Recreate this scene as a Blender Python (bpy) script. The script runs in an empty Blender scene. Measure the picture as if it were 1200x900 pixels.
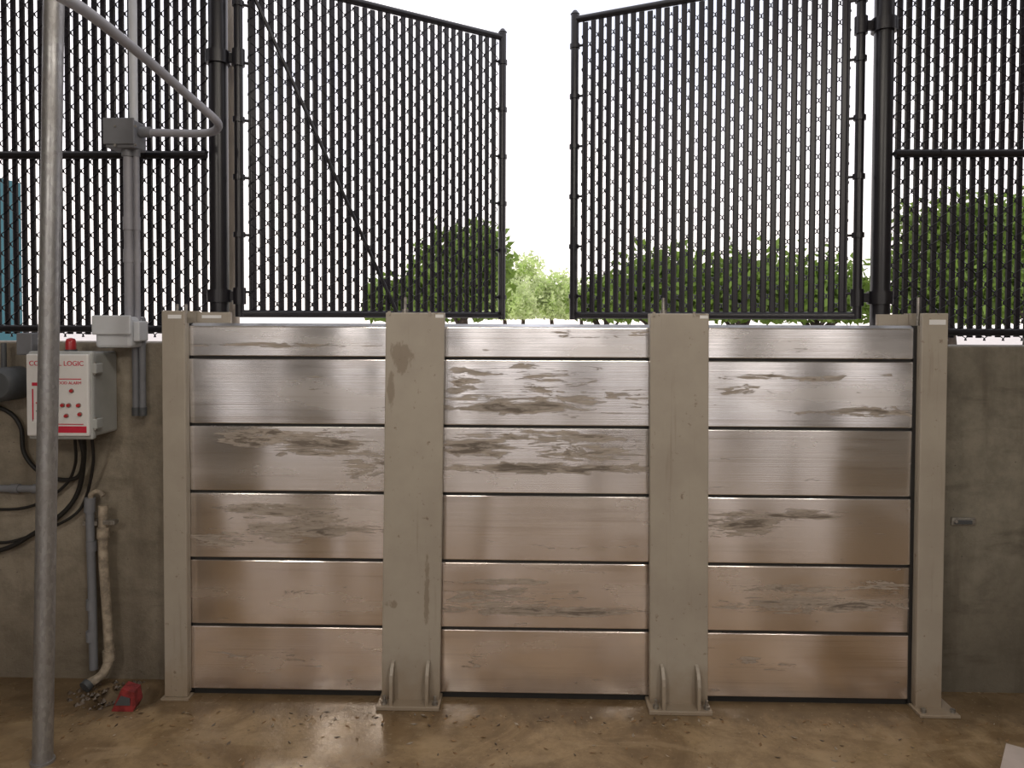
import bpy, math, random, bmesh
from mathutils import Vector, Matrix
random.seed(7)
S = bpy.context.scene
F = 867.0
EYE = 1.725
CAM = Vector((0, -3.3, EYE))
PITCH, YAW, ROLL = math.radians(1.4), math.radians(1.4), math.radians(0.2)
SH = -57.0
R = (Matrix.Rotation(YAW, 3, 'Z') @ Matrix.Rotation(math.pi/2-PITCH, 3, 'X') @ Matrix.Rotation(ROLL, 3, 'Z'))
def ray(u, v):
    return R @ Vector(((u-600)/F, (450-v+SH)/F, -1))
def P(u, v, Y):
    d = ray(u, v); t = (Y-CAM.y)/d.y
    return CAM + d*t
def PX(u, v, Y): return P(u, v, Y).x
def PZ(u, v, Y): return P(u, v, Y).z
def PF(u, v, z=0.0):
    d = ray(u, v); t = (z-CAM.z)/d.z
    return CAM + d*t

# ------------------------------------------------------------------ materials
def newmat(name):
    m = bpy.data.materials.new(name); m.use_nodes = True
    nt = m.node_tree; b = nt.nodes['Principled BSDF']
    return m, nt, b
def L(nt, a, b): nt.links.new(a, b)
def math_(nt, op, a, b=None, c=None):
    n = nt.nodes.new('ShaderNodeMath'); n.operation = op
    for i, x in enumerate((a, b, c)):
        if x is None: continue
        if isinstance(x, (int, float)): n.inputs[i].default_value = x
        else: L(nt, x, n.inputs[i])
    return n.outputs[0]
def mixc(nt, f, a, b, mode='MIX'):
    n = nt.nodes.new('ShaderNodeMix'); n.data_type = 'RGBA'; n.blend_type = mode
    if isinstance(f, (int, float)): n.inputs[0].default_value = f
    else: L(nt, f, n.inputs[0])
    for i, x in ((6, a), (7, b)):
        if isinstance(x, tuple): n.inputs[i].default_value = (*x, 1)
        else: L(nt, x, n.inputs[i])
    return n.outputs[2]
def noise(nt, vec, scale, detail=4, rough=.55, w=None, dist=0):
    n = nt.nodes.new('ShaderNodeTexNoise')
    if w is not None:
        n.noise_dimensions = '4D'
        L(nt, w, n.inputs['W'])
    n.inputs['Scale'].default_value = scale; n.inputs['Detail'].default_value = detail
    n.inputs['Roughness'].default_value = rough; n.inputs['Distortion'].default_value = dist
    L(nt, vec, n.inputs['Vector'])
    return n.outputs['Fac']
def mapping(nt, vec, scale=(1, 1, 1), loc=(0, 0, 0)):
    n = nt.nodes.new('ShaderNodeMapping'); n.inputs['Scale'].default_value = scale
    n.inputs['Location'].default_value = loc
    L(nt, vec, n.inputs['Vector']); return n.outputs[0]
def maprange(nt, x, a, b, c=0., d=1.):
    n = nt.nodes.new('ShaderNodeMapRange'); n.interpolation_type = 'SMOOTHSTEP'
    L(nt, x, n.inputs[0])
    for i, v in enumerate((a, b, c, d)): n.inputs[i+1].default_value = v
    return n.outputs[0]
def bump(nt, h, strength, dist, b, prev=None):
    n = nt.nodes.new('ShaderNodeBump'); n.inputs['Strength'].default_value = strength
    n.inputs['Distance'].default_value = dist
    if prev: L(nt, prev, n.inputs['Normal'])
    L(nt, h, n.inputs['Height'])
    if b: L(nt, n.outputs[0], b.inputs['Normal'])
    return n.outputs[0]
def objco(nt):
    return nt.nodes.new('ShaderNodeTexCoord').outputs['Object']

def simple(name, col, rough=.5, metal=0., var=.12, scale=12, bmp=0.0, spec=.5):
    m, nt, b = newmat(name); co = objco(nt)
    n = noise(nt, co, scale, 5, .6)
    k = maprange(nt, n, .3, .7)
    lo = tuple(c*(1-var) for c in col); hi = tuple(min(1, c*(1+var)) for c in col)
    L(nt, mixc(nt, k, lo, hi), b.inputs['Base Color'])
    b.inputs['Roughness'].default_value = rough; b.inputs['Metallic'].default_value = metal
    b.inputs['Specular IOR Level'].default_value = spec
    if bmp: bump(nt, noise(nt, co, scale*6, 3), bmp, .004, b)
    return m

def concrete(name, a, c, damp, hband=0.0):
    m, nt, b = newmat(name); co = objco(nt)
    n1 = maprange(nt, noise(nt, co, 1.6, 8, .65, dist=.4), .3, .7)
    n2 = maprange(nt, noise(nt, co, 9, 8, .7), .35, .7)
    n3 = maprange(nt, noise(nt, mapping(nt, co, (6, 6, .7)), 1.5, 5), .5, .72)
    n4 = maprange(nt, noise(nt, mapping(nt, co, (1.2, 1.2, 5)), 1.5, 7, .65), .52, .68)
    col = mixc(nt, n1, a, c)
    col = mixc(nt, math_(nt, 'MULTIPLY', n2, .5), col, tuple(x*.5 for x in a))
    sep = nt.nodes.new('ShaderNodeSeparateXYZ'); L(nt, co, sep.inputs[0])
    h = math_(nt, 'ADD', sep.outputs[2], math_(nt, 'MULTIPLY', noise(nt, co, 2.2, 6), .8))
    low = maprange(nt, h, .3, 1.5, 1, 0)
    col = mixc(nt, math_(nt, 'MULTIPLY', low, .6), col, damp)
    col = mixc(nt, math_(nt, 'MULTIPLY', n3, .5), col, damp)
    col = mixc(nt, math_(nt, 'MULTIPLY', n4, hband), col, tuple(x*.7 for x in damp))
    v = nt.nodes.new('ShaderNodeTexVoronoi'); v.inputs['Scale'].default_value = 26; L(nt, co, v.inputs['Vector'])
    holes = maprange(nt, v.outputs['Distance'], .04, .1, 1, 0)
    pick = maprange(nt, noise(nt, co, 5, 2), .52, .6)
    col = mixc(nt, math_(nt, 'MULTIPLY', math_(nt, 'MULTIPLY', holes, pick), .8), col, (.03, .027, .02))
    L(nt, col, b.inputs['Base Color']); b.inputs['Roughness'].default_value = .8
    bump(nt, noise(nt, co, 30, 8, .7), .55, .012, b)
    return m

M = {}
M['wall'] = concrete('concrete_wall', (.22, .188, .14), (.345, .30, .235), (.11, .084, .055), .3)
M['wallr'] = concrete('concrete_wall_weathered', (.155, .138, .105), (.255, .23, .18), (.08, .064, .044), .5)
M['room'] = simple('painted_block', (.21, .19, .165), .85)
M['ceil'] = simple('ceiling_paint', (.30, .28, .24), .85)
M['black'] = simple('black_vinyl', (.010, .009, .012), .35, 0, .2, spec=.5)
M['slat'] = simple('black_slat_plastic', (.014, .012, .017), .34, 0, .2, spec=.45)
M['rubber'] = simple('black_rubber', (.010, .009, .008), .6, 0, .2)
M['pvc'] = simple('grey_pvc', (.17, .175, .19), .45, 0, .1, 8)
M['pvcl'] = simple('pale_grey_conduit', (.30, .30, .33), .42, 0, .1, 8)
M['pvcold'] = simple('weathered_pipe', (.30, .25, .19), .6, 0, .4, 25, .3)
M['jbox'] = simple('white_plastic', (.56, .58, .61), .4, 0, .04)
M['encl'] = simple('enclosure_grey', (.36, .37, .36), .45, 0, .06)
M['front'] = simple('panel_white', (.70, .69, .68), .4, 0, .03)
M['red'] = simple('red_print', (.55, .02, .05), .4, 0, .05)
M['redp'] = simple('red_plastic', (.42, .025, .03), .35, 0, .2)
M['reddull'] = simple('dull_red_plastic', (.22, .025, .025), .5, 0, .4, 30)
M['dark'] = simple('dark_grey_plastic', (.07, .075, .08), .5, 0, .1)
M['beige'] = simple('beige_paint', (.6, .53, .44), .6, 0, .05)
M['bolt'] = simple('bolt_steel', (.35, .33, .3), .4, .8, .3, 60)
M['label'] = simple('white_label', (.75, .75, .75), .5, 0, .02)
M['asphalt'] = simple('pale_paving', (.62, .57, .52), .9, 0, .1, 3, .3)
M['teal'] = simple('teal_paint', (.02, .12, .15), .6, 0, .1, 2)
M['bark'] = simple('bark', (.06, .045, .035), .9, 0, .3, 10, .5)
M['paper'] = simple('cardboard_white', (.5, .43, .39), .8, 0, .06)
M['cleanalu'] = simple('clean_aluminium', (.70, .70, .70), .35, .95, .05, 30)

def galv(name):
    m, nt, b = newmat(name); co = objco(nt)
    v = nt.nodes.new('ShaderNodeTexVoronoi'); v.inputs['Scale'].default_value = 110
    L(nt, mapping(nt, co, (1, 1, .4)), v.inputs['Vector'])
    g = nt.nodes.new('ShaderNodeRGBToBW'); L(nt, v.outputs['Color'], g.inputs[0])
    n = maprange(nt, noise(nt, co, 5, 6, .7), .35, .7)
    col = mixc(nt, g.outputs[0], (.27, .27, .275), (.42, .42, .425))
    col = mixc(nt, math_(nt, 'MULTIPLY', n, .5), col, (.24, .22, .2))
    L(nt, col, b.inputs['Base Color']); b.inputs['Metallic'].default_value = .7
    L(nt, math_(nt, 'ADD', math_(nt, 'MULTIPLY', n, .2), .36), b.inputs['Roughness'])
    return m
M['galv'] = galv('galvanised_steel')

def ellip(nt, co, u, v, Y, ru, rv, s, lo=.2, hi=1.3):
    c = P(u, v, Y); rx = ru/F*3.3; rz = rv/F*3.3
    q = mapping(nt, co, (1/rx, 0, 1/rz), (-c.x/rx, 0, -c.z/rz))
    ln = nt.nodes.new('ShaderNodeVectorMath'); ln.operation = 'LENGTH'; L(nt, q, ln.inputs[0])
    return maprange(nt, ln.outputs['Value'], lo, hi, s, 0)
def putty():
    m, nt, b = newmat('putty_painted_steel'); co = objco(nt)
    n = maprange(nt, noise(nt, co, 3, 6, .6), .3, .7)
    col = mixc(nt, n, (.325, .285, .235), (.385, .345, .285))
    st = noise(nt, mapping(nt, co, (26, 26, 1.3)), 1.2, 6, .6)
    k = maprange(nt, st, .58, .74)
    col = mixc(nt, math_(nt, 'MULTIPLY', k, .4), col, (.20, .155, .11))
    sp = maprange(nt, noise(nt, co, 28, 4, .7), .64, .72)
    col = mixc(nt, math_(nt, 'MULTIPLY', sp, .7), col, (.15, .10, .065))
    tot = None
    for (u, v, ru, rv, s) in ((472, 418, 20, 26, .4), (458, 455, 7, 40, .34), (500, 690, 5, 75, .32), (458, 708, 12, 8, .35),
                              (796, 705, 22, 10, .2), (820, 366, 12, 8, .42), (800, 560, 25, 60, .12), (480, 560, 25, 60, .12)):
        e_ = ellip(nt, co, u, v, -.05, ru, rv, s)
        tot = e_ if tot is None else math_(nt, 'MAXIMUM', tot, e_)
    sm = math_(nt, 'ADD', tot, math_(nt, 'MULTIPLY', noise(nt, mapping(nt, co, (16, 16, 6)), 2, 6, .7), .8))
    col = mixc(nt, maprange(nt, sm, .62, .72, 0, .6), col, (.18, .135, .09))
    sep = nt.nodes.new('ShaderNodeSeparateXYZ'); L(nt, co, sep.inputs[0])
    low = maprange(nt, math_(nt, 'ADD', sep.outputs[2], math_(nt, 'MULTIPLY', noise(nt, co, 14, 5), .25)), .12, .38, 1, 0)
    col = mixc(nt, math_(nt, 'MULTIPLY', low, .55), col, (.22, .15, .085))
    L(nt, col, b.inputs['Base Color']); b.inputs['Roughness'].default_value = .42
    bump(nt, noise(nt, co, 120, 2), .06, .002, b)
    return m
M['putty'] = putty()

blobs = [(600,434,85,9,.9),(600,479,85,8,1.2),(650,465,120,20,.8),(545,458,35,22,.85),
 (640,549,130,7,1.4),(560,522,50,18,1.05),(650,512,110,9,.95),(680,530,85,14,.85),(630,716,135,6,1.2),(590,700,90,12,.8),(580,682,70,4,.8),
 (560,778,34,11,.6),(300,512,55,14,1.1),(375,522,60,18,1.1),(425,538,35,22,.75),(320,600,70,12,1.0),(360,620,85,16,1.0),(255,632,45,12,.95),
 (330,404,115,4,.75),(862,458,40,6,.95),(1010,483,80,6,.95),(930,442,110,5,.8),(875,614,42,16,1.25),(935,604,45,7,1.3),
 (950,708,120,12,.9),(930,690,80,6,.8),(1030,692,34,12,.85),(900,775,36,10,.6),(700,392,90,6,.5),(300,768,90,6,.4),(360,694,90,6,.4),(690,640,80,6,.4)]
def alu():
    m, nt, b = newmat('muddy_aluminium'); co = objco(nt)
    rnd = nt.nodes.new('ShaderNodeObjectInfo').outputs['Random']
    w = math_(nt, 'MULTIPLY', rnd, 37.0)
    warp = noise(nt, mapping(nt, co, (3.6, 1, 22)), 1.3, 9, .70, w=w, dist=1.0)
    fine = noise(nt, mapping(nt, co, (4, 1, 90)), 1.0, 6, .7, w=w)
    tot = None
    for bl in blobs:
        k = ellip(nt, co, bl[0], bl[1], 0, bl[2], bl[3], bl[4], .3, 1.6)
        tot = k if tot is None else math_(nt, 'MAXIMUM', tot, k)
    f = math_(nt, 'ADD', math_(nt, 'MULTIPLY', math_(nt, 'SUBTRACT', warp, .5), 1.5), math_(nt, 'MULTIPLY', math_(nt, 'SUBTRACT', fine, .5), .6))
    sig = math_(nt, 'ADD', math_(nt, 'ADD', f, .5), math_(nt, 'MULTIPLY', tot, .34))
    mud = maprange(nt, sig, .735, .79)
    dark = maprange(nt, sig, .84, 1.0)
    rim = math_(nt, 'MULTIPLY', maprange(nt, sig, .72, .745), maprange(nt, sig, .75, .79, 1, 0))
    film = maprange(nt, noise(nt, mapping(nt, co, (1.0, 1, 4)), 1.4, 5, .55, w=w), .42, .70)
    streak = maprange(nt, noise(nt, mapping(nt, co, (.8, 1, 40)), 1.0, 6, .65, w=w), .52, .68)
    br = noise(nt, mapping(nt, co, (.5, 1, 280)), 1.0, 2, .5, w=w)
    sep = nt.nodes.new('ShaderNodeSeparateXYZ'); L(nt, co, sep.inputs[0])
    low = maprange(nt, sep.outputs[2], .2, 1.4, 1, 0)
    base = mixc(nt, rnd, (.84, .83, .82), (.92, .915, .91))
    base = mixc(nt, math_(nt, 'MULTIPLY', low, .75), base, (.88, .74, .64))  # warm floor reflection put into the base colour, stronger towards the bottom
    base = mixc(nt, math_(nt, 'MULTIPLY', film, .25), base, (.60, .51, .43))
    base = mixc(nt, math_(nt, 'MULTIPLY', streak, .30), base, (.46, .39, .33))
    base = mixc(nt, math_(nt, 'MULTIPLY', br, .15), base, (.5, .47, .44))
    mc = mixc(nt, maprange(nt, fine, .38, .62), (.18, .14, .10), (.37, .30, .235))
    col = mixc(nt, math_(nt, 'MULTIPLY', mud, .8), base, mc)
    col = mixc(nt, math_(nt, 'MULTIPLY', dark, .75), col, (.075, .056, .042))
    col = mixc(nt, math_(nt, 'MULTIPLY', rim, .6), col, (.12, .09, .065))
    L(nt, col, b.inputs['Base Color'])
    mt = math_(nt, 'SUBTRACT', .97, math_(nt, 'MULTIPLY', mud, .75))
    mt = math_(nt, 'SUBTRACT', mt, math_(nt, 'MULTIPLY', film, .12))
    L(nt, mt, b.inputs['Metallic'])
    rg = math_(nt, 'ADD', .20, math_(nt, 'MULTIPLY', film, .10))
    rg = math_(nt, 'ADD', rg, math_(nt, 'MULTIPLY', mud, .40))
    L(nt, rg, b.inputs['Roughness'])
    wav = noise(nt, mapping(nt, co, (2.6, 1, .35)), 1.0, 0, .4, w=w)
    nb = bump(nt, wav, 1.0, .06, None)
    bump(nt, br, .26, .0012, b, nb)
    return m
M['alu'] = alu()

def floor_mat():
    m, nt, b = newmat('wet_muddy_concrete'); co = objco(nt)
    n1 = maprange(nt, noise(nt, co, 2.3, 9, .68, dist=1.2), .36, .64)
    n2 = maprange(nt, noise(nt, co, 9, 9, .72), .38, .66)
    n3 = maprange(nt, noise(nt, mapping(nt, co, (1, 2.4, 1)), 3.1, 6, .6, dist=.5), .50, .62)
    col = mixc(nt, n1, (.18, .118, .06), (.33, .235, .13))
    col = mixc(nt, math_(nt, 'MULTIPLY', n2, .5), col, (.125, .083, .043))
    col = mixc(nt, math_(nt, 'MULTIPLY', n3, .35), col, (.39, .29, .175))
    sep = nt.nodes.new('ShaderNodeSeparateXYZ'); L(nt, co, sep.inputs[0])
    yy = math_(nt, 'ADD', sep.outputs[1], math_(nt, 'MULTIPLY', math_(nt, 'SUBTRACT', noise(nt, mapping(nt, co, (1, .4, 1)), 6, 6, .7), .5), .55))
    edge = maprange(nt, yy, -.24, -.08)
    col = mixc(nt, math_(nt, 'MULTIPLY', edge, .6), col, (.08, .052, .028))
    fl = maprange(nt, noise(nt, co, 45, 3, .6), .62, .70)
    col = mixc(nt, math_(nt, 'MULTIPLY', fl, .45), col, (.38, .30, .20))
    fd = maprange(nt, noise(nt, co, 34, 4, .7), .62, .70)
    col = mixc(nt, math_(nt, 'MULTIPLY', fd, .6), col, (.05, .037, .025))
    L(nt, col, b.inputs['Base Color'])
    wet = maprange(nt, noise(nt, co, 1.3, 5, .5), .42, .56, .12, .55)
    L(nt, wet, b.inputs['Roughness'])
    b.inputs['Specular IOR Level'].default_value = .45
    bump(nt, math_(nt, 'ADD', noise(nt, co, 14, 7, .65), math_(nt, 'MULTIPLY', noise(nt, co, 60, 3), .3)), .18, .01, b)
    return m
M['floor'] = floor_mat()
M['mud'] = simple('wet_mud', (.075, .05, .03), .35, 0, .4, 14, .6)

def leafmat(name, col, tf):
    m, nt, b = newmat(name); co = objco(nt)
    k = maprange(nt, noise(nt, co, 1.8, 4), .35, .65)
    c = mixc(nt, k, tuple(x*.6 for x in col), col)
    L(nt, c, b.inputs['Base Color']); b.inputs['Roughness'].default_value = .6
    tr = nt.nodes.new('ShaderNodeBsdfTranslucent'); L(nt, c, tr.inputs[0])
    mx = nt.nodes.new('ShaderNodeMixShader'); mx.inputs[0].default_value = tf
    L(nt, b.outputs[0], mx.inputs[1]); L(nt, tr.outputs[0], mx.inputs[2])
    L(nt, mx.outputs[0], nt.nodes['Material Output'].inputs[0])
    return m
M['leafA'] = leafmat('foliage_green', (.22, .34, .06), .45)
M['leafB'] = leafmat('foliage_light', (.78, .90, .46), .6)
M['deadleaf'] = simple('dead_leaf', (.22, .13, .06), .7, 0, .5, 40)

# ------------------------------------------------------------------ builder
class B:
    def __init__(s): s.v = []; s.f = []; s.m = []; s.s = []; s.mats = []
    def mi(s, mat):
        if mat not in s.mats: s.mats.append(mat)
        return s.mats.index(mat)
    def add(s, v, f, mat, smooth=False):
        o = len(s.v); s.v += [tuple(p) for p in v]; k = s.mi(mat)
        for q in f: s.f.append(tuple(i+o for i in q)); s.m.append(k); s.s.append(smooth)
    def box(s, x0, x1, y0, y1, z0, z1, mat, b=0.0):
        if x0 > x1: x0, x1 = x1, x0
        if y0 > y1: y0, y1 = y1, y0
        if z0 > z1: z0, z1 = z1, z0
        if b <= 0:
            v = [(x, y, z) for x in (x0, x1) for y in (y0, y1) for z in (z0, z1)]
            f = [(0,1,3,2),(4,6,7,5),(0,4,5,1),(2,3,7,6),(0,2,6,4),(1,5,7,3)]
            s.add(v, f, mat); return
        bm = bmesh.new(); bmesh.ops.create_cube(bm, size=1)
        for q in bm.verts:
            q.co = Vector(((x0+x1)/2+q.co.x*(x1-x0), (y0+y1)/2+q.co.y*(y1-y0), (z0+z1)/2+q.co.z*(z1-z0)))
        bmesh.ops.bevel(bm, geom=bm.edges[:], offset=b, segments=2, affect='EDGES', profile=.5)
        bm.verts.index_update()
        s.add([q.co[:] for q in bm.verts], [[q.index for q in f.verts] for f in bm.faces], mat)
        bm.free()
    def tube(s, pts, r, mat, n=12, caps=True, smooth=True):
        pts = [Vector(p) for p in pts]; rs = r if isinstance(r, list) else [r]*len(pts)
        up = None; V = []; m = len(pts)
        for i, p in enumerate(pts):
            t = (pts[min(i+1, m-1)]-pts[max(i-1, 0)]).normalized()
            if up is None:
                a = Vector((0, 0, 1)) if abs(t.z) < .9 else Vector((1, 0, 0))
                up = (a - t*a.dot(t)).normalized()
            else: up = (up - t*up.dot(t)).normalized()
            sd = t.cross(up)
            for k in range(n):
                a = 2*math.pi*(k+.5)/n
                V.append(p + up*math.cos(a)*rs[i] + sd*math.sin(a)*rs[i])
        f = [(i*n+k, i*n+(k+1) % n, (i+1)*n+(k+1) % n, (i+1)*n+k) for i in range(m-1) for k in range(n)]
        s.add(V, f, mat, smooth)
        if caps:
            s.add(V[:n], [tuple(range(n))[::-1]], mat); s.add(V[-n:], [tuple(range(n))], mat)
    def cyl(s, a, b, r, mat, n=20): s.tube([a, b], r, mat, n)
    def prism(s, prof, fn, t0, t1, mat):
        n = len(prof); V = [fn(p, t0) for p in prof]+[fn(p, t1) for p in prof]
        f = [tuple(range(n))[::-1], tuple(range(n, 2*n))]+[(i, (i+1) % n, n+(i+1) % n, n+i) for i in range(n)]
        s.add(V, f, mat)
    def build(s, name, parent=None):
        me = bpy.data.meshes.new(name); me.from_pydata(s.v, [], s.f)
        for m in s.mats: me.materials.append(m)
        me.polygons.foreach_set('material_index', s.m)
        me.polygons.foreach_set('use_smooth', s.s); me.update()
        if len(s.f) < 50000:
            bm = bmesh.new(); bm.from_mesh(me); bmesh.ops.recalc_face_normals(bm, faces=bm.faces[:]); bm.to_mesh(me); bm.free()
        o = bpy.data.objects.new(name, me); S.collection.objects.link(o)
        if parent: o.parent = parent
        return o
def empty(name, loc=(0, 0, 0)):
    o = bpy.data.objects.new(name, None); S.collection.objects.link(o); o.empty_display_size = .1
    return o
def spline(pts, k=8):
    pts = [Vector(p) for p in pts]; q = [pts[0]*2-pts[1]]+pts+[pts[-1]*2-pts[-2]]; out = []
    for i in range(1, len(q)-2):
        for j in range(k):
            t = j/k; a, b, c, d = q[i-1], q[i], q[i+1], q[i+2]
            out.append(.5*((2*b)+(c-a)*t+(2*a-5*b+4*c-d)*t*t+(3*b-a-3*c+d)*t**3))
    out.append(pts[-1]); return out

# ------------------------------------------------------------------ room shell
WY = .13; WT = .25; WTOP = PZ(1150, 406, WY); WC = WY-.001
XL = PX(200, 600, WY); XR = PX(1098, 600, WY)
b = B(); b.box(-4.6, XL, WY, WY+WT, -.1, WTOP, M['wall'], .008); b.build('wall_front_left')
b = B(); b.box(XR, 4.6, WY, WY+WT, -.1, WTOP, M['wallr'], .008); b.build('wall_front_right')
b = B(); b.box(-4.8, -4.6, -9, WY+WT, -.1, 3.7, M['room']); b.build('unseen_wall_left')  # unseen side walls, put in to keep sky light off the barrier
b = B(); b.box(4.6, 4.8, -9, WY+WT, -.1, 3.7, M['room']); b.build('unseen_wall_right')
b = B(); b.box(-4.8, 4.8, -9, -.35, 3.7, 3.9, M['ceil']); b.build('unseen_ceiling')  # unseen slab, added to block sky light from above
b = B()
for (xa, xb) in ((-4.8, -4.3), (-2.5, -1.3), (.9, 2.1), (4.3, 4.8)):  # unseen back wall, gaps shaped to reflect as bright streaks in the logs
    b.box(xa, xb, -9.2, -9, -.1, 3.4, M['room'])
b.box(-4.8, 4.8, -9.2, -9, 3.4, 3.7, M['room'])
b.build('unseen_wall_back')
hx, hy = PF(150, 815).x, PF(150, 815).y
gx = [-4.8+i*.4 for i in range(7)]+[-2.2+i*.03 for i in range(34)]+[-1.1+i*.35 for i in range(18)]
gx = sorted(set([round(x, 3) for x in gx if x < 4.8]+[4.8]))
gy = sorted(set([round(-9.2+i*.5, 3) for i in range(17)]+[round(-.7+i*.03, 3) for i in range(28)]+[WY+WT]))
V = []
for y in gy:
    for x in gx:
        d = math.hypot((x-hx)/.16, (y-hy)/.075) + .25*math.sin(x*37)+.2*math.sin(y*61+x*20)
        z = -.07*max(0, min(1, (1.2-d)*2.2)) if y < WY else 0
        V.append((x, y, z))
nx = len(gx)
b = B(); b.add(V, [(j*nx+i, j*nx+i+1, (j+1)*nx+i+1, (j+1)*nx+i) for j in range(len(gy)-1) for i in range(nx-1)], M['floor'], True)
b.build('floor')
b = B(); b.add([(-80, WY+WT, 0), (80, WY+WT, 0), (80, 120, 0), (-80, 120, 0)], [(0, 1, 2, 3)], M['asphalt'])
b.add([(-80, -80, -.01), (80, -80, -.01), (80, -9.2, -.01), (-80, -9.2, -.01)], [(0, 1, 2, 3)], M['asphalt']); b.build('ground_outside')

# ------------------------------------------------------------------ stop logs
LH = .3048
zrow = [.012+LH*i for i in range(6)]+[.012+5*LH+.158]
ZT = zrow[-1]
def bay(x0, x1, tilts):
    e = empty('stop_log_panel')
    for i in range(6):
        b = B()
        za, zb = zrow[i]+(.010 if i else .016), zrow[i+1]-.002
        if i == 5: zb -= .012
        b.box(x0, x1, 0, .06, za, zb, M['alu'], .004)
        o = b.build('log_%d' % (i+1), e)
        c = Vector(((x0+x1)/2, .03, (za+zb)/2))
        rot = Matrix.Rotation(math.radians(tilts[i][0]), 4, 'X') @ Matrix.Rotation(math.radians(tilts[i][1]), 4, 'Z')
        o.data.transform(Matrix.Translation(c) @ rot @ Matrix.Translation(-c))
    b = B()
    for i in range(6):
        b.box(x0+.003, x1-.003, .012, .05, zrow[i]-(.004 if i else .012), zrow[i]+(.013 if i else .018), M['rubber'])
    b.build('seal_strips', e)
    b = B()
    prof = [(.002, ZT-.015), (.0, ZT-.012), (.026, ZT), (.058, ZT), (.058, ZT-.015)]
    b.prism(prof, lambda p, t: (t, p[0], p[1]), x0, x1, M['cleanalu'])
    b.build('top_cap', e)
    return e
FP = -.05
posts = []
for (ut0, ut1, ub0, ub1) in ((452, 521, 446.5, 515.5), (762, 831, 760, 831)):
    xt = (PX(ut0, 365, FP)+PX(ut1, 365, FP))/2; xb = (PX(ub0, 830, FP)+PX(ub1, 830, FP))/2
    w = PX(ut1, 365, FP)-PX(ut0, 365, FP)
    posts.append((xt, xb, w))
xe_l = PX(219, 600, 0); xe_r = PX(1076, 600, 0)
pc = [(p[0]+p[1])/2 for p in posts]
bay(xe_l, pc[0]-.022, [(-.4, .1), (.3, -.1), (-.2, .2), (.5, 0), (.9, .1), (.2, 0)])
bay(pc[0]+.022, pc[1]-.018, [(.5, 0), (-.3, .1), (.2, -.1), (-.4, .1), (.3, 0), (.1, .1)])
bay(pc[1]+.018, xe_r, [(-.2, 0), (.4, .1), (-.5, -.1), (1.0, .1), (.2, -.1), (.3, 0)])

def centre_post(xt, xb, w):
    b = B(); zt = ZT+.05; h = w/2; m = M['putty']
    b.box(-h, h, FP, FP+.03, .01, zt, m, .004)
    b.box(-.010, .010, FP+.03, .075, .01, zt, m)
    b.box(-h*.9, h*.9, .075, .095, .01, zt, m, .003)
    b.box(-h-.012, h+.006, FP-.065, .12, 0, .018, m, .003)
    prof = [(FP, .018), (FP-.058, .018), (FP-.058, .12), (FP-.052, .15), (FP-.038, .175), (FP-.02, .19), (FP, .195)]
    for x in (-h+.045, h-.058):
        b.prism(prof, lambda p, t: (t, p[0], p[1]), x, x+.014, m)
    for x in (-h+.02, h-.015):
        b.cyl((x, FP-.04, .018), (x, FP-.04, .032), .014, M['bolt'], 6); b.cyl((x, FP-.04, .03), (x, FP-.04, .055), .007, M['bolt'], 10)
    b.box(-h+.045, -h+.10, -.01, .07, zt-.03, zt-.018, m, .002)
    b.cyl((-h+.072, .03, ZT-.002), (-h+.072, .03, zt+.07), .007, M['bolt'], 12)
    b.cyl((-h+.072, .03, zt-.002), (-h+.072, .03, zt+.016), .015, M['bolt'], 6)
    b.box(h-.04, h-.004, FP-.001, FP, zt-.022, zt-.008, M['label'])
    b.box(-h+.01, -h+.022, FP-.006, FP, zt-.012, zt+.006, m); b.box(h-.07, h-.06, FP-.006, FP, zt-.012, zt+.006, m)
    b.v = [(x+xb+(xt-xb)*(z/zt), y, z) for (x, y, z) in b.v]
    return b.build('barrier_post')
for p in posts: centre_post(*p)

def end_post(x0, x1, side, basez):
    b = B(); m = M['putty']; zt = ZT+.055; W_ = WC
    b.box(x0, x1, -.045, -.02, .008, zt, m, .004)
    xo0, xo1 = (x0, x0+.02) if side < 0 else (x1-.02, x1)
    b.box(xo0, xo1, -.02, W_, .008, zt, m)
    if side < 0:
        b.box(x0+.02, x1-.006, .066, W_, .008, zt, m); b.box(x0+.012, x1, -.02, -.004, .02, ZT, m)
        b.box(x1-.006, x1+.155, .085, .10, ZT-.05, zt-.005, m, .002)
        b.box(x1+.02, x1+.11, .083, .085, ZT+.022, ZT+.036, M['label'])
        b.box(x1-.002, x1+.006, .002, .055, .01, ZT, M['rubber'])
        b.box(x0+.03, x0+.09, -.047, -.045, zt-.035, zt-.018, M['label'])
        for dx in (.055, .095): b.cyl((x0+dx, -.01, zt-.01), (x0+dx, -.01, zt+.03), .007, M['bolt'], 8)
        b.box(x0-.01, x1+.01, -.06, .0, 0, .008, m)
    else:
        b.box(x0+.006, x1-.02, .066, W_, .008, zt, m); b.box(x0, x1-.012, -.02, -.004, .02, ZT, m)
        b.box(x0-.135, x0+.006, .085, .10, ZT-.05, zt-.005, m, .002)
        b.box(x0-.014, x0+.002, -.004, .055, .01, ZT, M['rubber'])
        b.box(x0+.03, x0+.10, -.047, -.045, zt-.05, zt-.028, M['label'])
        b.cyl((x0+.02, .03, ZT), (x0+.02, .03, zt+.07), .007, M['bolt'], 12)
        b.box(x0-.01, x1+.05, -.105, .12, 0, .014, m, .003)
        for dx in (.015, .14): b.cyl((x0+dx, -.08, .014), (x0+dx, -.08, .030), .011, M['bolt'], 6)
    return b.build('barrier_end_post')
end_post(PX(191, 600, -.045), PX(218, 600, -.045), -1, 0)
end_post(PX(1077, 600, -.045), PX(1107.5, 600, -.045), 1, 0)

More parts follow.
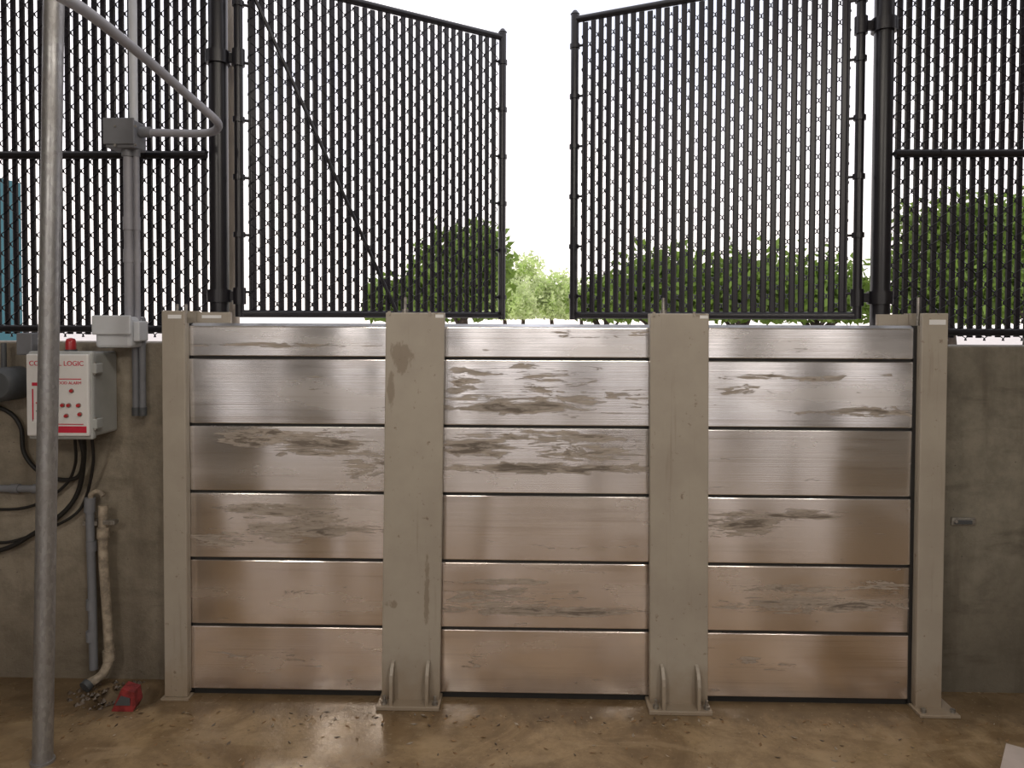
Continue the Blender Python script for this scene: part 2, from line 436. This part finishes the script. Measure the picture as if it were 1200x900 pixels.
# ------------------------------------------------------------------ slatted chain-link
PITCH_S = .0435
def fabric(b, o, d, length, z0, z1, p=PITCH_S, slats=True):
    o = Vector(o); d = Vector((d[0], d[1], 0)).normalized(); nrm = Vector((d.y, -d.x, 0))
    n = int(length/p); p = length/n
    for k in range(n):
        if slats:
            c = (k+.5)*p; hw = .0150; prof = [(-hw, 0), (-hw*.55, .0035), (hw*.55, .0035), (hw, 0), (hw*.55, -.0035), (-hw*.55, -.0035)]
            jz = random.uniform(-.004, .004); jx = random.uniform(-.0012, .0012)
            V = []
            for z in (z0+.01+jz, z1-.01+jz):
                for (a, q) in prof:
                    v = o+d*(c+a+jx)+nrm*q; V.append((v.x, v.y, z))
            b.add(V, [(i, (i+1) % 6, 6+(i+1) % 6, 6+i) for i in range(6)]+[(5,4,3,2,1,0),(6,7,8,9,10,11)], M['slat'])
        z = z0; side = k % 2; r = .0030; pts = []; V = []
        while z < z1:
            x = (k+side)*p; off = .006 if side else -.006
            pts.append((x, z-.006, off)); pts.append((x, z+.006, -off*.2))
            z += p; side = 1-side
        m = len(pts)
        for (x, zz, q) in pts:
            q = q+.006
            for (dx, dq) in ((-r*1.3, 0), (0, r*1.3), (r*1.3, 0), (0, -r*1.3)):
                v = o+d*(x+dx)+nrm*(q+dq); V.append((v.x, v.y, zz))
        b.add(V, [(i*4+j, i*4+(j+1) % 4, i*4+4+(j+1) % 4, i*4+4+j) for i in range(m-1) for j in range(4)], M['black'])

FY = .24
zf0 = PZ(1120, 389, FY); zmid = PZ(1120, 181, FY); zf1 = 3.55
def gate(hu, fu, vtop_f, vbot_f, brace):
    H = 1.66; zb = EYE-.002
    A = Vector((PX(hu, 372, FY), FY))
    dep = H*F/(vbot_f-vtop_f)
    d = ray(fu, 372); q = CAM + d*dep
    Bq = Vector((q.x, q.y))
    L_ = (Bq-A).length; dd = (Bq-A).normalized(); b = B(); r = .021
    def pt(s, z): return (A.x+dd.x*s, A.y+dd.y*s, z)
    b.cyl(pt(0, zb), pt(0, zb+H), r, M['black'], 16); b.cyl(pt(L_, zb-.01), pt(L_, zb+H+.015), r*1.05, M['black'], 16)
    b.cyl(pt(0, zb+.015), pt(L_, zb+.015), r*.9, M['black'], 14); b.cyl(pt(0, zb+H-.02), pt(L_, zb+H-.02), r*.9, M['black'], 14)
    b.tube([pt(L_, zb+H+.01), pt(L_, zb+H+.03)], [r*1.25, r*.5], M['black'], 14)
    fabric(b, (*pt(.045, 0)[:2], 0), dd, L_-.085, zb+.02, zb+H-.03)
    nr = Vector((dd.y, -dd.x))*.03
    if nr.y > 0: nr = -nr
    for s, s2 in ((0, .05), (L_, L_-.05)):
        p0 = pt(s2, zb+.03); p1 = pt(s2, zb+H-.04)
        b.cyl(p0, p1, .006, M['black'], 6)
        for i in range(6):
            z = zb+.12+i*.275
            b.cyl(pt(s, z-.012), pt(s, z+.012), r*1.35, M['black'], 14)
            b.tube([pt(s, z), pt(s2, z)], .007, M['black'], 6)
    if brace:
        p0 = pt(.03, zb+H-.05); p1 = pt(L_*.54, zb+.03)
        b.cyl((p0[0]+nr.x, p0[1]+nr.y, p0[2]), (p1[0]+nr.x, p1[1]+nr.y, p1[2]), .009, M['black'], 8)
    p = pt(L_, zb+.25); b.cyl((p[0], p[1]-.03, zb+.02), (p[0], p[1]-.03, zb+.5), .008, M['black'], 8)
    return b, A, zb, H
XP1 = PX(257, 300, FY); XP2 = PX(1032, 300, FY)
for (hu, fu, vt, vb, br_, XP, hv, hu2) in ((281, 588, 44, 373, True, XP1, 68, 262), (1004, 672, 25, 375, False, XP2, 30, 1030)):
    b, A1, zb, H = gate(hu, fu, vt, vb, br_)
    for z in (zb+.10, PZ(hu2, hv, FY)):
        xs = XP+.046*(1 if A1.x > XP else -1)
        b.box(xs, A1.x, FY-.012, FY+.012, z-.022, z+.022, M['black'], .003)
        b.cyl((A1.x, FY, z-.04), (A1.x, FY, z+.04), .030, M['black'], 14)
    b.build('chain_link_gate')
    b = B(); b.cyl((XP, FY, 0), (XP, FY, 3.62), .044, M['black'], 24)
    b.tube([(XP, FY, 3.62), (XP, FY, 3.65), (XP, FY, 3.68)], [.05, .045, .015], M['black'], 20)
    for z in (zb+.10, PZ(hu2, hv, FY)): b.cyl((XP, FY, z-.03), (XP, FY, z+.03), .058, M['black'], 20)
    b.build('gate_post')
def side_fence(xa, xb):
    x0, x1 = min(xa, xb), max(xa, xb); b = B()
    fabric(b, (x0, FY, 0), (1, 0), x1-x0, zf0-.035, zf1)
    for z, r in ((zf0, .017), (zmid, .019), (zf1, .021)):
        b.cyl((x0, FY-.022, z), (x1, FY-.022, z), r, M['black'], 14)
    for i in range(int((x1-x0)/.45)):
        for z in (zmid, zf0): b.cyl((x0+.2+i*.45, FY-.022, z), (x0+.21+i*.45, FY-.022, z), .024, M['black'], 10)
    far = xa if abs(xa) > abs(xb) else xb
    b.cyl((far, FY, WTOP), (far, FY, zf1+.05), .035, M['black'], 18)
    b.build('slatted_fence')
side_fence(-3.4, XP1-.05); side_fence(XP2+.05, 3.4)
b = B(); x = PX(271, 200, .40); b.cyl((x, .42, 0), (x, .42, 4.4), .030, M['beige'], 20)
b.cyl((x, .42, 0), (x, .42, .02), .07, M['beige'], 20); b.build('beige_pole')

# ------------------------------------------------------------------ galvanised pole
pb = PF(50, 893); zt = 3.7
pt_ = P(63, 0, pb.y); lean = (pt_.x-pb.x)/(pt_.z)
b = B(); top = (pb.x+lean*zt, pb.y, zt)
b.tube([(pb.x, pb.y, 0), top], .0355, M['galv'], 32)
b.cyl((pb.x, pb.y, 0), (pb.x, pb.y, .010), .043, M['galv'], 28)
b.build('galvanised_pole')

# ------------------------------------------------------------------ conduit assembly
CY = .06
def cp(u, v, Y=CY): return P(u, v, Y)
e = empty('conduit_run')
b = B()
path = [cp(160, 155), cp(205, 156), cp(232, 156.5, .02), cp(250, 154, -.02), cp(256, 147, -.10), cp(250, 138, -.2), cp(225, 116, -.35), cp(170, 68, -.7), cp(110, 20, -1.08), cp(70, -6, -1.35), cp(40, -25, -1.55)]
b.tube(spline(path, 6), .0175, M['pvcl'], 16)
q = cp(172, 155); b.cyl((q.x-.03, q.y, q.z), (q.x+.02, q.y, q.z), .024, M['pvc'], 16)
b.build('elbow_conduit', e)
b = B()
p0 = cp(130, 143); p1 = cp(164, 176)
b.box(p0.x, p1.x, CY-.05, CY+.06, p1.z, p0.z, M['pvc'], .008)
b.box(p0.x-.004, p1.x+.004, CY-.06, CY-.05, p1.z+.015, p0.z+.004, M['pvc'], .003)
for (u, v) in ((135, 148), (159, 148), (135, 170), (159, 170)):
    s = P(u, v, CY-.06); b.cyl((s.x, CY-.064, s.z), (s.x, CY-.059, s.z), .006, M['bolt'], 8)
b.build('junction_box', e)
b = B()
for u0, u1, r, vb in ((150, 152, .021, 372), (160, 161, .013, 376)):
    xm = (cp(u0, 176).x+cp(u1, 370).x)/2
    b.cyl((xm, CY, cp(u0, 176).z+.01), (xm, CY, cp(u0, vb).z), r, M['pvcl'], 18)
    b.cyl((xm, CY, cp(u0, 176).z-.03), (xm, CY, cp(u0, 176).z+.005), r*1.3, M['pvc'], 18)
    for v in (262, 300): b.cyl((xm, CY, cp(u0, v).z-.03), (xm, CY, cp(u0, v).z+.03), r*1.18, M['pvcl'], 18)
for u in (155, 163):
    xm = cp(u, 440).x
    b.cyl((xm, CY+.03, cp(u, 486).z), (xm, CY+.03, cp(u, 372).z), .015, M['pvc'], 16)
    b.cyl((xm, CY+.03, cp(u, 488).z), (xm, CY+.03, cp(u, 478).z), .018, M['dark'], 16)
xm = cp(156, 60).x
b.cyl((xm, CY, cp(156, 143).z), (xm, CY, 3.7), .018, M['jbox'], 18)
b.build('vertical_conduits', e)
b = B()
q0 = P(111, 371, -.02); q1 = P(153, 408, -.02)
b.box(q0.x, q1.x, -.02, WC, q1.z, q0.z, M['jbox'], .014)
b.box(q0.x-.008, q1.x+.008, -.035, -.02, q1.z+.06, q0.z+.006, M['jbox'], .006)
b.box(q1.x+.0, q1.x+.03, .0, .08, q1.z+.03, q0.z-.02, M['jbox'], .005)
b.build('weatherproof_outlet', e)

# ------------------------------------------------------------------ control panel
e = empty('control_panel')
fy = WY-.24
c0 = P(30, 416, fy+.0); c1 = P(103, 511, fy)
x0, x1, z1, z0 = c0.x, c1.x, c0.z, c1.z
b = B()
b.box(x0+.004, x1, fy+.04, WC, z0-.012, z1+.008, M['encl'], .012)
b.box(x0-.004, x1+.012, fy+.018, fy+.05, z0-.02, z1+.016, M['encl'], .01)
b.box(x0, x1+.004, fy, fy+.022, z0-.002, z1+.004, M['front'], .006)
for z in (z0+.05, z1-.06):
    b.box(x1+.008, x1+.028, fy+.02, fy+.075, z-.022, z+.022, M['encl'], .004)
    b.cyl((x1+.016, fy+.03, z-.028), (x1+.016, fy+.03, z+.028), .006, M['bolt'], 8)
b.build('enclosure', e)
b = B(); W = x1-x0; H_ = z1-z0
def rect(a, c, lo, hi, mat, d=.002): b.box(x0+W*a, x0+W*c, fy-d, fy+.001, z0+H_*lo, z0+H_*hi, mat)
rect(.10, .40, .62, .66, M['red']); rect(.5, .9, .70, .71, M['red']); rect(.10, .12, .18, .58, M['red'])
rect(.44, .98, .04, .12, M['red']); rect(.5, .93, .14, .15, M['red']); rect(.16, .40, .40, .415, M['red']); rect(.16, .4, .3, .31, M['dark'])
rect(.10, .4, .16, .2, M['label'])
for (a, h) in ((.75, .56), (.60, .38), (.70, .38), (.86, .38), (.66, .25), (.88, .27)):
    b.cyl((x0+W*a, fy-.012, z0+H_*h), (x0+W*a, fy+.001, z0+H_*h), .007, M['redp'], 16)
    b.cyl((x0+W*a, fy-.004, z0+H_*h), (x0+W*a, fy+.001, z0+H_*h), .010, M['bolt'], 16)
b.build('indicators', e)
def text(s, size, loc, mat, name):
    cu = bpy.data.curves.new(name, 'FONT'); cu.body = s; cu.size = size; cu.extrude = .0008; cu.align_x = 'CENTER'
    o = bpy.data.objects.new(name, cu); S.collection.objects.link(o)
    dg = bpy.context.evaluated_depsgraph_get(); me = bpy.data.meshes.new_from_object(o.evaluated_get(dg))
    bpy.data.objects.remove(o); me.materials.clear(); me.materials.append(mat)
    o = bpy.data.objects.new(name, me); S.collection.objects.link(o)
    me.transform(Matrix.Translation(loc) @ Matrix.Rotation(math.pi/2, 4, 'X')); o.parent = e; return o
text('CONTROL LOGIC', .030, (x0+W*.5, fy-.001, z0+H_*.87), M['red'], 'title_text')
text('FLOOD ALARM', .018, (x0+W*.68, fy-.001, z0+H_*.64), M['red'], 'subtitle_text')
b = B(); q = P(83, 405, fy+.12)
b.cyl((q.x, fy+.12, z1+.006), (q.x, fy+.12, z1+.02), .026, M['dark'], 20)
b.tube([(q.x, fy+.12, z1+.018), (q.x, fy+.12, z1+.055), (q.x, fy+.12, z1+.068), (q.x, fy+.12, z1+.072)], [.022, .022, .017, .004], M['redp'], 20)
b.build('beacon', e)
b = B(); q0 = P(22, 390, .06); q1 = P(41, 416, .06)
b.box(q0.x, q1.x, .04, WC, q1.z, q0.z, M['pvc'], .006); b.build('sensor_box', e)
b = B(); q = P(8, 450, .05)
b.tube([(q.x, -.02, q.z), (q.x, .0, q.z), (q.x, WC, q.z)], [.06, .078, .078], M['dark'], 28)
b.box(q.x-.18, q.x-.04, .02, WC, q.z-.08, q.z+.07, M['dark'], .01)
b.cyl((q.x-.02, .06, q.z+.07), (q.x-.02, .06, P(22, 402, .06).z), .012, M['dark'], 12)
b.build('horn', e)
b = B()
def cab(pts, r=.008): b.tube(spline([P(p[0], p[1], min(p[2], .10)) for p in pts], 8), r, M['rubber'], 10)
cab([(98, 514, 0), (98, 540, .05), (92, 575, .10), (75, 600, .11), (40, 625, .115), (0, 645, .115), (-60, 650, .115)], .011)
cab([(108, 514, 0), (109, 545, .04), (100, 585, .10), (85, 605, .115), (50, 622, .12), (0, 636, .12), (-60, 620, .12)], .007)
cab([(-40, 470, .1), (5, 480, .1), (24, 500, .1), (28, 530, .1), (45, 552, .1), (70, 562, .1), (92, 558, .08), (98, 535, .03), (94, 514, 0)], .010)
cab([(-60, 590, .11), (0, 597, .11), (40, 592, .11), (75, 570, .10), (88, 545, .06), (88, 514, 0)], .007)
b.build('cables', e)
b = B(); q0 = P(-60, 572, WY-.024); q1 = P(62, 573, WY-.024)
b.cyl((q0.x-.5, WY-.024, q1.z), (q1.x, WY-.024, q1.z), .017, M['pvc'], 16)
for u in (18, 44):
    q = P(u, 573, WY-.024); b.cyl((q.x-.02, WY-.024, q1.z), (q.x+.02, WY-.024, q1.z), .022, M['pvc'], 16)
b.build('horizontal_conduit')

# ------------------------------------------------------------------ wall pipes low left
b = B(); Y = .085
b.tube([P(105, 588, Y), P(108, 690, Y), P(110, 784, Y)], .019, M['pvc'], 18)
b.tube([P(105, 600, Y), P(105.5, 583, Y)], .024, M['pvc'], 18)
for v in (640, 708, 745): b.tube([P(107, v-6, Y), P(107.4, v+6, Y)], .023, M['pvc'], 18)
q = P(106, 586, Y); b.tube(spline([(q.x, Y, q.z), (q.x+.005, Y, q.z+.03), (q.x+.04, Y+.0, q.z+.04), (q.x+.06, Y, q.z+.02)], 5), .012, M['pvcold'], 12)
b.box(q.x-.04, q.x+.03, Y, WC, q.z-.12, q.z-.10, M['bolt'])
b.build('pvc_drain_pipe')
b = B(); Y = .05
pth = [P(121, 592, Y), P(121, 650, Y), P(124, 700, Y), P(127, 745, Y), P(128, 770, Y), P(120, 790, Y-.02), P(104, 801, Y-.05)]
b.tube(spline(pth, 6), .021, M['pvcold'], 18)
b.tube([P(121, 630, Y), P(121, 618, Y)], .027, M['pvcold'], 18); b.tube([P(127.5, 762, Y), P(128, 774, Y)], .027, M['pvcold'], 18)
q = P(128, 612, Y); b.box(q.x-.02, q.x+.035, Y-.02, Y+.02, q.z-.008, q.z+.012, M['bolt'], .003)
b.tube([P(104, 801, Y-.05), P(99, 806, Y-.07)], .028, M['dark'], 18)
b.build('weathered_drain_pipe')
b = B()
for i in range(160):
    a = random.uniform(0, 6.28); rr = random.uniform(.7, 1.45)
    x = hx+math.cos(a)*.19*rr; y = min(hy+math.sin(a)*.09*rr, WY-.03); s = random.uniform(.005, .018)
    if x > XL-.08: continue
    V = [(x+s, y, .002), (x, y+s, .0), (x-s, y, .002), (x, y-s, 0), (x+random.uniform(-.3, .3)*s, y, s*.8), (x, y, -s)]
    b.add(V, [(0,1,4),(1,2,4),(2,3,4),(3,0,4),(1,0,5),(2,1,5),(3,2,5),(0,3,5)], M['mud'])
b.build('mud_rubble')
b = B(); q = PF(145, 834)
b.prism([(-.055, 0), (.04, 0), (.055, .03), (.045, .085), (-.01, .10)], lambda p, t: (q.x+p[0]-t*.1, q.y+t, p[1]), 0, .07, M['reddull'])
b.prism([(-.035, .03), (.03, .03), (.03, .06), (-.01, .07)], lambda p, t: (q.x+p[0]-t*.1, q.y-.006+t, p[1]), 0, .008, M['dark'])
b.build('red_plastic_wedge')

b = B(); q0 = P(1114, 606, WY); q1 = P(1142, 615, WY)
b.box(q0.x, q1.x, WY-.012, WC, q1.z, q0.z, M['bolt'], .003)
b.box(q0.x+.01, q1.x-.02, WY-.02, WY-.012, q1.z+.006, q0.z-.01, M['dark'], .002)
for u in (1118, 1138):
    q = P(u, 610, WY); b.cyl((q.x, WY-.022, q.z), (q.x, WY-.01, q.z), .007, M['bolt'], 8)
b.build('wall_bracket')
b = B()
for i in range(360):
    u = random.uniform(60, 1180); v = random.uniform(838, 915) if i % 2 else random.uniform(832, 852)
    q = PF(u, v); s = random.uniform(.003, .011); a = random.uniform(0, 6.28)
    if q.y > -.13: continue
    c, sn = math.cos(a), math.sin(a)
    V = [(q.x+c*s*1.6, q.y+sn*s*1.6, .004), (q.x-sn*s*.6, q.y+c*s*.6, .001+s*.2), (q.x-c*s*1.6, q.y-sn*s*1.6, .003), (q.x+sn*s*.6, q.y-c*s*.6, .001)]
    b.add(V, [(0, 1, 2), (0, 2, 3)], random.choice([M['deadleaf'], M['mud'], M['deadleaf'], M['pvcold']]))
b.build('leaf_litter')
q = PF(1172, 904); b = B()
x, y = q.x, q.y
V2 = [(x, y), (x+.13, y+.17), (x+.55, y-.1), (x+.42, y-.4)]
b.add([(a, c, .0) for a, c in V2]+[(a, c, .012) for a, c in V2], [(3,2,1,0),(4,5,6,7),(0,1,5,4),(1,2,6,5),(2,3,7,6),(3,0,4,7)], M['paper'])
b.build('white_board')

# ------------------------------------------------------------------ outside
def tree(u, vtop, wpx, Y, mat, n=2600, ls=.11, base=1.55):
    b = B(); c = P(u, vtop, Y); dep = Y+3.3; W = wpx/F*dep; topz = c.z; x0 = c.x
    b.tube([(x0, Y, 0), (x0+.1, Y, topz*.3), (x0, Y, topz*.62)], [.16, .12, .06], M['bark'], 8)
    lumps = []; rad = min(W*.26, (topz-base)*.5)
    for i in range(20):
        a = random.uniform(0, 6.28); rr = W*.5-rad*.6
        k = random.random()**.5
        lx = math.cos(a)*rr*k; hi = topz-rad-(abs(lx)/(W*.5))**2*(topz-base)*.45
        zc = random.uniform(min(base+.3, hi), hi)
        lumps.append((x0+lx, Y+math.sin(a)*rr*k, zc, rad*random.uniform(.6, 1.0)))
    for dx in (-.15, .1, .2): lumps.append((x0+W*dx, Y+random.uniform(-.3, .3), topz-rad, rad))
    for l in lumps[:8]: b.tube([(x0, Y, topz*.4), l[:3]], [.05, .02], M['bark'], 5)
    for i in range(n):
        lx, ly, lz, r = random.choice(lumps)
        d = Vector((random.gauss(0, 1), random.gauss(0, 1), random.gauss(0, 1))).normalized()
        p = Vector((lx, ly, lz))+d*r*random.uniform(.45, 1.10)*(1+.15*math.sin(d.x*9+lz*3))
        if p.z < base+.1: continue
        a = Vector((random.gauss(0, 1), random.gauss(0, 1), random.gauss(0, 1))).normalized()
        c2 = a.cross(Vector((random.gauss(0, 1), random.gauss(0, 1), random.gauss(0, 1)))).normalized()
        s = ls*random.uniform(.6, 1.3)
        b.add([p-a*s, p-c2*s*.5, p+a*s, p+c2*s*.5], [(0, 1, 2, 3)], mat)
    return b.build('tree')
tree(540, 256, 140, 12, M['leafA'], 4500)
tree(470, 318, 100, 14, M['leafA'], 2500)
tree(645, 316, 70, 38, M['leafB'], 6000, .12)
tree(612, 296, 60, 44, M['leafB'], 5000, .13)
tree(590, 318, 80, 34, M['leafB'], 5000, .12)
tree(680, 326, 70, 42, M['leafB'], 4000, .13)
tree(775, 284, 160, 13, M['leafA'], 4500)
tree(870, 286, 170, 12, M['leafA'], 4500)
tree(955, 292, 140, 14, M['leafA'], 3500)
tree(710, 320, 80, 17, M['leafA'])
tree(1110, 226, 150, 11, M['leafA'], 5500)
tree(1205, 218, 180, 12, M['leafA'], 5500)
b = B(); Y = 13; q0 = P(-120, 192, Y); q1 = P(26, 345, Y+2.4)
b.box(q0.x, q1.x, Y+.05, Y+2.4, .15, q0.z, M['teal'])
n = 24
for i in range(n):
    xa = q0.x+(q1.x-q0.x)*i/n; b.box(xa, xa+(q1.x-q0.x)/n*.5, Y, Y+.05, .15, q0.z-.1, M['teal'])
b.box(q0.x, q1.x, Y-.02, Y+.05, q0.z-.1, q0.z, M['teal']); b.box(q0.x, q1.x, Y-.02, Y+.05, 0, .15, M['teal'])
b.build('shipping_container')

# ------------------------------------------------------------------ world and lights
w = bpy.data.worlds.new('overcast_sky'); S.world = w; w.use_nodes = True
nt = w.node_tree; bg = nt.nodes['Background']
co = nt.nodes.new('ShaderNodeTexCoord').outputs['Generated']
n = maprange(nt, noise(nt, mapping(nt, co, (1, 1, 2.2)), 3.2, 5, .5), .38, .62)
sep = nt.nodes.new('ShaderNodeSeparateXYZ'); L(nt, co, sep.inputs[0])
hz = maprange(nt, sep.outputs[2], .0, .38)
c1 = mixc(nt, n, (.64, .66, .76), (1.0, .95, .97))
col = mixc(nt, hz, (1.1, 1.0, .95), c1)
L(nt, col, bg.inputs[0]); bg.inputs[1].default_value = 1.7

def area(name, loc, rot, sx, sy, power, col):
    l = bpy.data.lights.new(name, 'AREA'); l.shape = 'RECTANGLE'; l.size = sx; l.size_y = sy; l.energy = power; l.color = col
    o = bpy.data.objects.new(name, l); S.collection.objects.link(o); o.location = loc; o.rotation_euler = rot; return o
area('fill_light', (-1.9, -5.2, 3.6), (math.radians(38), 0, 0), .6, .8, 66, (1, .93, .83))  # added fill lamps out of view, brighten the barrier front
area('fill_light', (2.1, -5.2, 3.6), (math.radians(38), 0, 0), .6, .8, 66, (1, .93, .83))
area('fill_light', (0, -2.2, 3.65), (math.radians(10), 0, 0), 2.4, .4, 40, (1, .91, .80))  # added fill as well, no fixture behind it

# ------------------------------------------------------------------ camera
cd = bpy.data.cameras.new('camera'); cam = bpy.data.objects.new('camera', cd); S.collection.objects.link(cam)
cd.sensor_width = 36; cd.lens = 36*F/1200; cd.shift_y = SH/1200; cd.clip_start = .05; cd.clip_end = 300
mw = R.to_4x4(); mw.translation = CAM; cam.matrix_world = mw
S.camera = cam
S.view_settings.view_transform = 'Standard'; S.view_settings.look = 'None'
